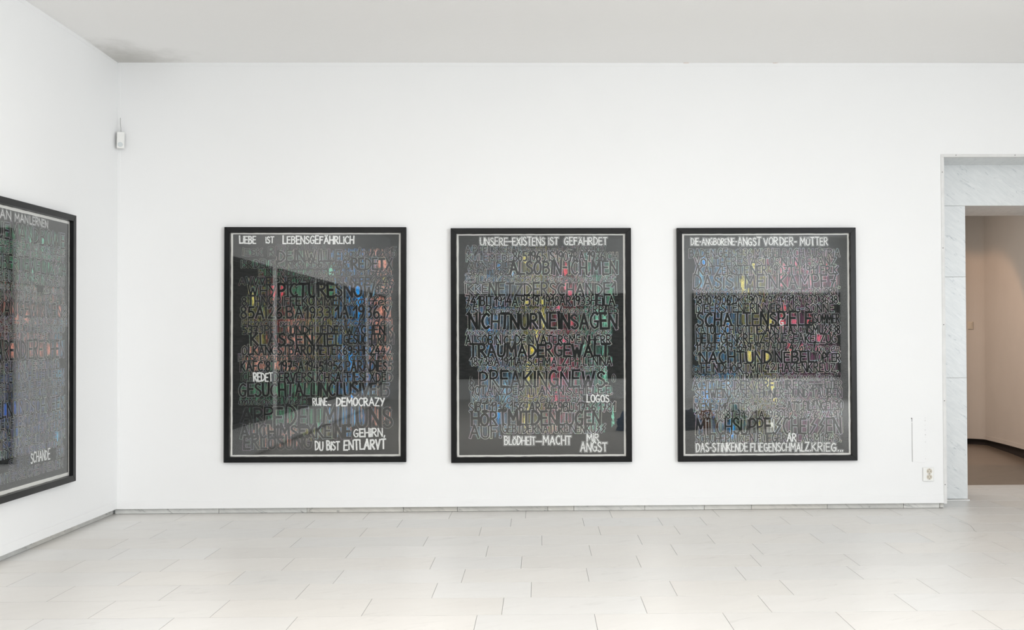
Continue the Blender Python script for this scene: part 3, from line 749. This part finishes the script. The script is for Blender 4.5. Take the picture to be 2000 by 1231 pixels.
# --- middle artwork
p2 = Painting(22, (48, 897), (52, 1172), [
 (220, 620, 120, 450, (.10, .17, .24), 1.2), (210, 560, 40, 170, BLUE, .9), (440, 500, 60, 420, OLV, 1.3), (440, 950, 60, 160, OLV, .7), (600, 420, 70, 220, DRD, .9), (590, 620, 80, 200, (.35, .07, .12), .7),
 (550, 850, 60, 150, (.38, .10, .14), .6), (770, 560, 90, 330, (.09, .26, .20), 1.1), (780, 950, 60, 120, MNT, .35), (280, 880, 50, 130, LBL, .5),
 (208, 540, 8, 40, BRT, 4), (205, 640, 8, 50, BLUE, 5), (250, 960, 7, 26, BRT, 4), (285, 840, 8, 40, LBL, 5), (255, 210, 6, 10, BLUE, 4), (325, 250, 6, 14, LBL, 3),
 (397, 385, 9, 20, YEL, 6), (480, 472, 8, 32, YEL, 6), (448, 560, 8, 14, YEL, 4), (431, 634, 7, 14, (.85, .62, .08), 6), (404, 750, 6, 34, YEL, 4), (400, 930, 7, 30, YEL, 4), (390, 1000, 7, 24, YEL, 3), (480, 385, 5, 12, YEL, 3), (392, 175, 9, 12, YEL, 3),
 (598, 236, 8, 14, RED, 6), (600, 310, 10, 16, PNK, 5), (620, 345, 12, 10, PNK, 4), (560, 430, 10, 18, PNK, 4), (628, 490, 10, 22, RED, 5), (575, 520, 12, 10, PNK, 5), (590, 600, 6, 14, PNK, 4), (525, 690, 7, 14, PNK, 4), (520, 770, 6, 30, PNK, 4), (570, 800, 6, 50, PNK, 3), (545, 900, 6, 40, PNK, 4),
 (800, 480, 8, 26, MNT, 6), (690, 590, 7, 34, MNT, 4), (760, 490, 6, 20, MNT, 4), (800, 760, 6, 30, MNT, 4), (735, 1000, 6, 24, MNT, 4), (840, 980, 6, 40, MNT, 4), (825, 350, 7, 30, GRN, 4), (770, 440, 20, 10, MNT, 3)], chalk=.70, strokes_gain=.90)
L = p2.line
L('A.P.FEILSKERA', 86, 345, 106, 142, faint=.7); L('1 Person und so', 350, 640, 108, 140, 'script', faint=.5); L('WASSER R.BY', 640, 805, 108, 138, faint=.4)
L('KULEMEDE', 90, 325, 150, 184, faint=.85); L('8651965.IS1907RA.1936', 330, 800, 134, 184); L('iCH', 806, 866, 140, 178, faint=.6)
L('ADNEIDLE', 98, 325, 188, 220, faint=.6); L('36AI  662', 98, 305, 224, 254, faint=.7)
L('ALSOBIN-ICH,MEN', 312, 866, 182, 250)
L('251Die1Ze9t39die Pertenihrer Art', 80, 858, 252, 292, 'script')
L('IKKE', 82, 196, 302, 346); L('NETZDERSCHANDE1', 206, 858, 296, 358)
L('741BIT1914A!9519.1918AR1933HEiLA'.replace('!', '.'), 86, 850, 362, 410)
L('25UR', 88, 215, 412, 456); L('sensoch mal stielmensch', 218, 740, 414, 454, 'script'); L('RPfE5', 742, 866, 412, 452, faint=.7)
L('NICHTNURNEINSAGEN', 102, 862, 450, 528)
L('immeislden masder ein herz', 84, 836, 526, 562, 'script')
L('ALSOBINICHDEINVATERSMEINHERR', 84, 832, 564, 608)
L('TRAUMADERGEWALT', 104, 822, 606, 670, sw=12)
L('1873BA1911A7SCHMALZ.PH.LENINA', 106, 836, 674, 716)
L('die manner und ihr veran', 146, 812, 714, 750, 'script')
L('PREAKINGNEWS', 156, 798, 746, 826, sw=11); L('.', 806, 814, 740, 815); L('b', 104, 124, 770, 815, faint=.6); L('0', 838, 850, 762, 800, faint=.6)
L('90TANZDERTITANEN.SCHIELE.E.', 104, 838, 822, 864)
L('Mein Vater-dein Horn', 112, 690, 862, 908, 'script'); L('LOGOS', 707, 820, 868, 905, 'plainwhite')
L('SIBT.1136.1567AR.1449BU.1756.1781', 102, 852, 906, 952)
L('HÖRTMITDENLÜGEN', 114, 776, 948, 1020)
L('AUF.', 106, 262, 1022, 1084, sw=9); L('GEBTDERNATUREINENKUzz', 272, 800, 1016, 1060)
L('BLÖDHEiT', 282, 440, 1078, 1120, 'white'); L('=', 443, 476, 1078, 1120, 'white', sw=1); L('MACHT', 480, 624, 1078, 1120, 'white')
L('MiR', 706, 766, 1066, 1104, 'white'); L('ANGST', 674, 808, 1110, 1156, 'white')
L('UNSERE', 160, 300, 62, 102, 'white'); L('-', 302, 322, 62, 102, 'white'); L('EXiSTENS', 326, 492, 62, 102, 'white'); L('iST', 512, 562, 62, 100, 'white'); L('GEFÄHRDET', 594, 814, 62, 100, 'white')
artwork('framed_artwork', (.0178, YW, .3590), 0, 'middle black framed lettered artwork headed UNSERE EXISTENS IST GEFÄHRDET, with LOGOS in white', p2, 2, roll=.0006, group='framed lettered artworks')

# --- artwork nearest the doorway
p3 = Painting(33, (43, 892), (50, 1168), [
 (180, 560, 110, 430, (.07, .17, .26), 1.3), (230, 500, 60, 200, BLUE, .6), (160, 900, 60, 120, BLUE, .9), (430, 560, 70, 420, OLV, 1.3), (640, 500, 120, 330, PUR, 1.5), (620, 230, 110, 60, (.42, .10, .16), .8), (700, 800, 120, 260, PUR, .8),
 (260, 980, 60, 40, (.05, .14, .06), .9), (200, 975, 60, 24, DRD, .8), (400, 1000, 90, 60, (.20, .22, .22), .6), (700, 280, 90, 50, (.42, .13, .19), .8),
 (145, 178, 8, 18, BRT, 5), (130, 280, 8, 36, LBL, 5), (270, 500, 8, 40, BLUE, 5), (230, 565, 7, 16, BRT, 4), (150, 880, 12, 46, BRT, 4), (265, 800, 8, 18, LBL, 4), (285, 1040, 9, 34, BRT, 4), (160, 820, 8, 12, LBL, 4),
 (402, 208, 9, 18, YEL, 4), (350, 306, 12, 24, YEL, 5), (485, 510, 7, 34, YEL, 6), (380, 680, 9, 26, YEL, 4), (466, 672, 9, 14, YEL, 7), (500, 815, 9, 24, YEL, 7), (470, 800, 8, 16, YEL, 4), (512, 895, 7, 12, YEL, 4), (420, 1020, 6, 20, YEL, 5), (450, 240, 6, 14, YEL, 3),
 (562, 212, 10, 16, PNK, 4), (620, 190, 12, 14, PNK, 5), (700, 292, 10, 18, PNK, 4), (785, 220, 8, 12, RED, 5), (550, 290, 8, 20, PNK, 4), (558, 440, 8, 24, RED, 5), (550, 495, 10, 22, RED, 4), (612, 494, 9, 14, PNK, 4), (690, 495, 14, 14, RED, 5), (590, 634, 7, 18, RED, 7), (740, 582, 9, 16, PNK, 4), (800, 560, 6, 16, PNK, 4), (740, 640, 10, 8, PNK, 3), (650, 630, 9, 10, PNK, 3),
 (490, 1020, 16, 16, (.72, .72, .68), 4), (595, 958, 7, 10, DRD, 4)], chalk=.70, strokes_gain=.90)
L = p3.line
L('BADEN.GEB.1936.MICHELBACH.AUSTRiA', 72, 852, 122, 162, faint=.85)
L('VONTHERESIASTORNUNDFRANZ', 98, 832, 166, 206); L('/KATZENSTEINER.1907TH.1911.FR.K', 98, 842, 208, 252)
L('DASiSTMEiNKAMPF7.', 92, 850, 252, 322, sw=8)
L('Meinnaoeme ist Wiebkeausd', 96, 720, 320, 362, 'script', faint=.8); L('iSTORN', 722, 836, 322, 358, faint=.8)
L('1890.1906.DK.1907.1914.1918.1933.3638.', 98, 848, 362, 402)
L('DIEERSTENERINNERUNG-SONNE', 104, 820, 404, 446)
L('SCHATTENSPiELE', 110, 704, 446, 514, sw=10); L('<', 690, 714, 470, 520, faint=.1); L('SOMMER', 716, 848, 456, 502, faint=.8)
L('KATOLISCH GOTTESANSTFASCHISMUzz38', 102, 850, 512, 556)
L('HEILIEGENKREUZ-KRIEGFAKELZUG', 104, 832, 556, 602)
L('1136H.1619.1649.1939.40.P.42', 100, 632, 600, 642); L('stalinger', 638, 850, 604, 652, 'script')
L('9', 94, 116, 648, 690, 'script'); L('NACHTUND', 122, 492, 642, 704, sw=10); L('NEBEL.', 512, 728, 646, 702, sw=10); L('OPFER', 734, 850, 656, 700)
L('g', 84, 118, 712, 752, 'script'); L('FEINDHÖRTMIT42.HAKENKREUZ.', 128, 836, 706, 752)
L('grete und', 92, 335, 754, 796, 'script'); L('TRAUD', 340, 438, 756, 794); L('imeineSchwestern', 442, 815, 754, 796, 'script'); L('34', 818, 852, 754, 786, faint=.6)
L('A.HITLER.DERVERFÜHRER', 84, 656, 796, 840); L('ziegenmH', 662, 770, 798, 838, 'script', faint=.8); L('ÜTER', 772, 856, 798, 838, faint=.8)
L('SCHWEIN.HASEN-HÜNER-HUND°TAUBEN', 98, 856, 838, 880)
L('DemStiefvaterAStolingeremignolion', 90, 856, 876, 914, 'script')
L('MENE MUTTER', 92, 380, 910, 950); L('emsch', 384, 510, 910, 946, 'script'); L('<', 516, 568, 908, 944); L('ATT.FILENGEL.30', 574, 862, 902, 946, faint=.9)
L('1967-1988TH.1921.A29.30.32.1927.672.497', 96, 854, 948, 988)
L('MiLCHSUPPE.zCHEizzEN', 102, 850, 986, 1066, sw=10)
L('SCHUHEPUTZEN.FLIEGER', 98, 566, 1068, 1110); L('AR', 572, 618, 1066, 1106, 'plainwhite'); L('LARM1943.', 624, 850, 1068, 1108)
L('G', 536, 556, 482, 512, 'plainwhite')
L('DAS-STiNKENDE', 100, 365, 1114, 1156, 'white'); L('FLiEGENSCHMALZ.', 382, 692, 1114, 1156, 'white'); L('KRiEG...', 700, 860, 1114, 1158, 'white')
L('DiE-ANGBORENE-', 80, 318, 66, 100, 'white'); L('ANGST', 324, 442, 64, 102, 'white'); L('VOR', 458, 530, 64, 101, 'white'); L('DER-', 542, 628, 64, 102, 'white'); L('MÜTTER', 648, 790, 64, 102, 'white')
artwork('framed_artwork', (1.6530, YW, .3575), 0, 'black framed lettered artwork headed DIE ANGBORENE ANGST VOR DER MÜTTER, nearest the doorway', p3, 3, roll=-.0004, group='framed lettered artworks')

# --- artwork on the left wall (units: 1000 across, 1000 down)
p4 = Painting(44, (0, 1000), (0, 1000), [
 (520, 150, 260, 120, GRN, .6), (700, 130, 200, 60, MNT, .2), (380, 400, 90, 120, DRD, .6), (600, 330, 300, 60, SAL, .12), (560, 500, 200, 50, SAL, .3), (500, 720, 260, 160, (.10, .14, .28), 1.1), (900, 650, 60, 200, LBL, .35),
 (470, 390, 12, 14, SAL, 6), (560, 385, 16, 10, SAL, 4), (900, 360, 10, 22, SAL, 3), (790, 505, 14, 14, SAL, 5), (870, 505, 10, 12, SAL, 5), (690, 515, 10, 14, SAL, 4), (430, 500, 12, 18, SAL, 4),
 (370, 720, 10, 24, (.05, .16, .60), 6), (450, 715, 9, 20, (.05, .16, .60), 5), (500, 715, 9, 20, (.06, .2, .55), 5), (760, 715, 10, 16, LBL, 5), (890, 600, 10, 14, LBL, 5), (480, 800, 12, 14, (.08, .2, .5), 5), (880, 840, 12, 20, LBL, 5), (440, 90, 8, 14, GRN, 5), (600, 95, 8, 14, MNT, 4), (720, 100, 8, 14, MNT, 4), (440, 190, 14, 18, GRN, 5), (620, 225, 10, 14, MNT, 5)], chalk=.60, strokes_gain=.85)
L = p4.line
p4.streaks(60, 280, 50, 960, .0)
L('JEMANDBOWE', 305, 955, 50, 108, faint=.9); L('DSCHEGESETZINMIRSZAEGRETE', 290, 958, 108, 138); L('ISTGUTSKOMDENUSCARETE', 290, 952, 136, 162)
L('ÜBERTEWELT2014', 292, 962, 166, 216); L('1923ISR.1958.1950.1965.6508', 290, 950, 220, 258); L('gege fotografie', 290, 660, 262, 288, 'script'); L('die neople', 730, 950, 262, 290, 'script')
L('KANNMANLERNENGRAZAPA', 292, 960, 292, 326); L('KANGEWINNEN8', 294, 975, 330, 380); L('DSIKMEHDEGGSICKDERSUSHB', 290, 990, 384, 412)
L('LIKEREIHE.TUCHEBEGEBRIED', 290, 960, 412, 438); L('KAMPFAUFUMWEGENDOLD', 292, 930, 440, 470); L('ARENDIEREiCHEN', 294, 950, 470, 536); L('SAGTDASKINDERGELDSIND', 292, 900, 544, 580)
L('SEITENUNDHELFENLIEBEN', 290, 955, 580, 616); L('1894TMRE.SIE4.ECKEOBERS', 290, 960, 618, 648, faint=.8); L('MQZA.ESTEMNER.VERCOMES', 290, 945, 650, 682, faint=.8)
L('ELNUNDSCHNEEN', 292, 958, 686, 738, sw=9); L('DEMELEKTRA.H.AR.ENR', 290, 960, 742, 780); L('UNDALLIRDGUSTAVCHEINKRI', 290, 965, 782, 816)
L('MISCHUNGRELIGION.ETIN', 290, 962, 818, 852); L('NINTERPROPISTGEiSTDOMIC', 290, 940, 854, 882); L('SEKO', 870, 955, 886, 924, faint=.8)
L('SCHANDE', 606, 800, 884, 922, 'plainwhite'); L('UNTERSEICHENREINEN', 290, 940, 936, 968, faint=.7); L('SERE', 400, 600, 890, 930, faint=.5)
L('KAN', 270, 412, 12, 40, 'white'); L('MAN', 450, 574, 12, 40, 'white'); L('LERNEN', 590, 772, 12, 40, 'white')
artwork('framed_artwork', (XL, 6.502 - FW / 2, .3450), R(90), 'black framed lettered artwork headed KAN MAN LERNEN on the side wall', p4, 4, trim=.009, group='framed lettered artworks').scale = (1, 1, 1.016)

# --- more framed works further along that wall and one row on the opposite wall: they show only in the glass
def dark_work(loc, rz, w, h, label, group):
    root = empty('framed_artwork', loc, rz); tag(root, label, 'picture', group); t = .041; a = w / 2
    for q in ([(-a, 0), (a, 0), (a - t, t), (-a + t, t)], [(a, 0), (a, h), (a - t, h - t), (a - t, t)], [(a, h), (-a, h), (-a + t, h - t), (a - t, h - t)], [(-a, h), (-a, 0), (-a + t, t), (-a + t, h - t)]):
        MB().prism([(x, -.035, z) for x, z in q], (0, .034, 0)).build('frame_rail', M_frame, root)
    MB().box(-a + t, a - t, -.012, -.002, t, h - t).build('painted_panel', M_sheet, root)
G1 = 'dark artworks mirrored in the glass nearest the corner'
for (ya, yb), w_ in zip(((3.12, 4.9), (1.0, 2.8), (-.85, .78), (-2.9, -1.1), (-5.2, -3.4)), ('leftmost', 'second from the left', 'third from the left', 'fourth from the left', 'farthest')):
    dark_work((XL, (ya + yb) / 2, .37), R(90), yb - ya, 1.70, 'dark framed artwork, ' + w_ + ' of those mirrored in the glass nearest the corner', G1)
for (xa, xb), w_ in zip(((-2.85, .35), (.36, 2.75), (3.15, 6.2)), ('on the left in the glass of the middle artwork', 'on the right in the glass of the middle artwork', 'in the glass of the artwork by the doorway')):
    dark_work(((xa + xb) / 2, YB, .41), R(180), xb - xa, 1.74, 'wide dark artwork mirrored ' + w_, 'wide dark artworks mirrored in the glass')

# heap of coloured cloths on the floor behind the viewpoint, mirrored in the glass
def cloth_heap(loc, r, h, col, label, seed):
    m_ = plain('cloth_%d' % seed, col, .9, bump=.4, bscale=30, var=.5, vscale=9)
    bm = bmesh.new(); bmesh.ops.create_icosphere(bm, subdivisions=4, radius=1)
    from mathutils import noise
    for v in bm.verts:
        n = noise.fractal(v.co * 1.8 + Vector((seed * 3.1, 0, 0)), 1.0, 2.0, 4)
        q = v.co * (1 + .35 * n); v.co = Vector((q.x * r, q.y * r * .8, max(q.z, -.15) * h + .15 * h))
    me = bpy.data.meshes.new('cloth_heap'); bm.to_mesh(me); bm.free(); me.materials.append(m_)
    for p in me.polygons: p.use_smooth = True
    o = bpy.data.objects.new('cloth_heap', me); link(o); o.location = loc
    tag(o, label, 'cloth')
cloth_heap((1.18, .98, 0), .15, .22, (.03, .12, .30), 'blue crumpled cloth heap on the floor, mirrored in the glass of the middle artwork', 1)
cloth_heap((1.36, .62, 0), .11, .15, (.40, .05, .04), 'dark red crumpled cloth beside the blue heap, mirrored in glass', 2)
cloth_heap((2.02, .92, 0), .18, .24, (.08, .10, .16), 'blue grey crumpled cloth heap on the floor, leftmost in the glass by the doorway', 3)
cloth_heap((2.32, .66, 0), .14, .20, (.45, .14, .04), 'rusty orange crumpled cloth on the floor, mirrored in the glass by the doorway', 4)
cloth_heap((2.66, .90, 0), .16, .26, (.05, .16, .09), 'dark green crumpled cloth on the floor, mirrored in the glass by the doorway', 5)
cloth_heap((3.02, .80, 0), .15, .22, (.50, .48, .44), 'pale crumpled cloth on the floor, mirrored in the glass by the doorway', 6)

# ------------------------------------------------------------ small things on the walls
# corner motion sensor, set across the corner
ms = empty('motion_sensor', (-2.990, 7.170, 2.625), R(16)); tag(ms, 'small white motion sensor box high in the room corner, cable above it', 'sensor')
bd = MB().prism([(-.025, -.022, 0), (.025, -.022, 0), (.027, -.018, .118), (-.023, -.018, .118)], (0, .036, 0)).build('body', M_plastic, ms, bevel=.004)
MB().box(-.0265, .0245, .006, .019, .006, .112).build('back_plate', M_trim, ms, bevel=.002)
mb = MB()
for i, (rr, yy) in enumerate(((.0175, -.0225), (.0165, -.0235), (.013, -.0240))):
    mb.disc_prism((.0, yy, .026), (1, 0, 0), (0, 0, 1), rr, (0, .004, 0), 24)
mb.build('lens', M_lens, ms)
MB().tube([(.001, .012, .116), (.0, .013, .15), (-.003, .012, .19), (-.004, .016, .225)], .0024).build('cable', M_cable, ms)

# double power socket
so = empty('power_socket', (2.829, YW, .201)); tag(so, 'white double power socket low on the wall beside the doorway', 'socket')
MB().prism([(-.040, -.010, 0), (.040, -.010, 0), (.040, -.010, .100), (-.040, -.010, .100)], (0, .010, 0)).build('cover_plate', M_plastic, so, bevel=.004)
for zc in (.071, .030):
    zc += .002
    # a ring and a recessed well with two contact holes and earth clips
    ring = MB(); seg = 24
    for i in range(seg):
        a0, a1 = 2 * math.pi * i / seg, 2 * math.pi * (i + 1) / seg
        P = lambda r_, a, y: (.006 + r_ * math.cos(a), y, zc + r_ * math.sin(a))
        ring.poly([P(.0195, a0, -.0125), P(.0195, a1, -.0125), P(.0172, a1, -.0125), P(.0172, a0, -.0125)][::-1])
        ring.poly([P(.0195, a0, -.009), P(.0195, a1, -.009), P(.0195, a1, -.0125), P(.0195, a0, -.0125)][::-1])
        ring.poly([P(.0172, a0, -.0105), P(.0172, a1, -.0105), P(.0172, a1, -.0125), P(.0172, a0, -.0125)])
    ring.disc_prism((.006, -.0106, zc), (1, 0, 0), (0, 0, 1), .0173, (0, .0005, 0), 24)
    ins = ring.build('socket_insert', M_cream, so)
    for dx in (-.0095, .0095):
        MB().disc_prism((.006 + dx, -.0113, zc), (1, 0, 0), (0, 0, 1), .0032, (0, .0004, 0), 12).build('contact_hole', M_screw, ins)
    for dz in (-.0155, .0155):
        MB().box(.0025, .0095, -.0122, -.0108, zc + dz - .0022, zc + dz + .0022).build('earth_clip', M_brass, ins)

# cover strip taped over a hole, its edges open and torn
cs = empty('cover_strip', (2.7625, YW, .337)); tag(cs, 'white painted cover strip standing above the power socket, torn along its edge', 'cover')
MB().prism([(-.0455, -.0035, .004), (.0475, -.0035, .0), (.0470, -.0035, .327), (-.047, -.0035, .325)], (0, .0032, 0)).build('panel', M_wall, cs, bevel=.0008)
MB().box(-.0492, -.0472, -.0012, -.0002, .006, .29).build('gap', plain('grey_gap', (.30, .30, .29), .9), cs)
r_ = random.Random(9); z = .02; M_torn = plain('torn_plaster', (.28, .27, .25), .9)
while z < .32:
    hh = r_.uniform(.006, .02); MB().poly([(.0476, -.0006, z), (.0476 + r_.uniform(.001, .0045), -.0006, z + hh * .5), (.0476, -.0006, z + hh)]).build('torn_chip', M_torn, cs); z += hh + r_.uniform(.004, .03)
MB().prism([(-.0535, -.0010, .322), (-.049, -.0010, .312), (-.050, -.0010, .298), (-.0455, -.0010, .298), (-.0452, -.0010, .316), (-.050, -.0010, .327)], (0, .0008, 0)).build('dark_hole', M_dark, cs)

# crumbs of plaster sitting on the top edge of the wall panel
for i, (x, w_) in enumerate(((1.085, .03), (1.735, .026))):
    bm = bmesh.new(); bmesh.ops.create_icosphere(bm, subdivisions=2, radius=1)
    from mathutils import noise
    for v in bm.verts:
        n = noise.noise(v.co * 2 + Vector((i * 5., 0, 0))); v.co = Vector((v.co.x * w_ * (1 + .5 * n), v.co.y * .006, v.co.z * .006 * (1 + .6 * n)))
    me = bpy.data.meshes.new('plaster_crumb'); bm.to_mesh(me); bm.free(); me.materials.append(plain('plaster_crumb_%d' % i, (.72, .62, .56), .9))
    o = bpy.data.objects.new('plaster_crumb', me); link(o); o.location = (x, YW - .003, 3.258)
    tag(o, ['flake of loose plaster under the ceiling above the gap before the artwork nearest the doorway', 'pinkish flake of loose plaster under the ceiling, above the artwork nearest the doorway'][i], 'plaster')

# light switch on the rounded corner of the next room
ls = empty('light_switch', (5.0, 11.4405, 1.334), R(-25)); tag(ls, 'small light switch on the rounded wall corner beyond the doorway', 'switch')
MB().box(-.028, .028, -.010, .012, 0, .085).build('cover_plate', M_cream, ls, bevel=.003)
MB().prism([(-.014, -.014, .014), (.014, -.014, .014), (.014, -.018, .071), (-.014, -.018, .071)], (0, .008, 0)).build('rocker', M_cream, ls, bevel=.002)
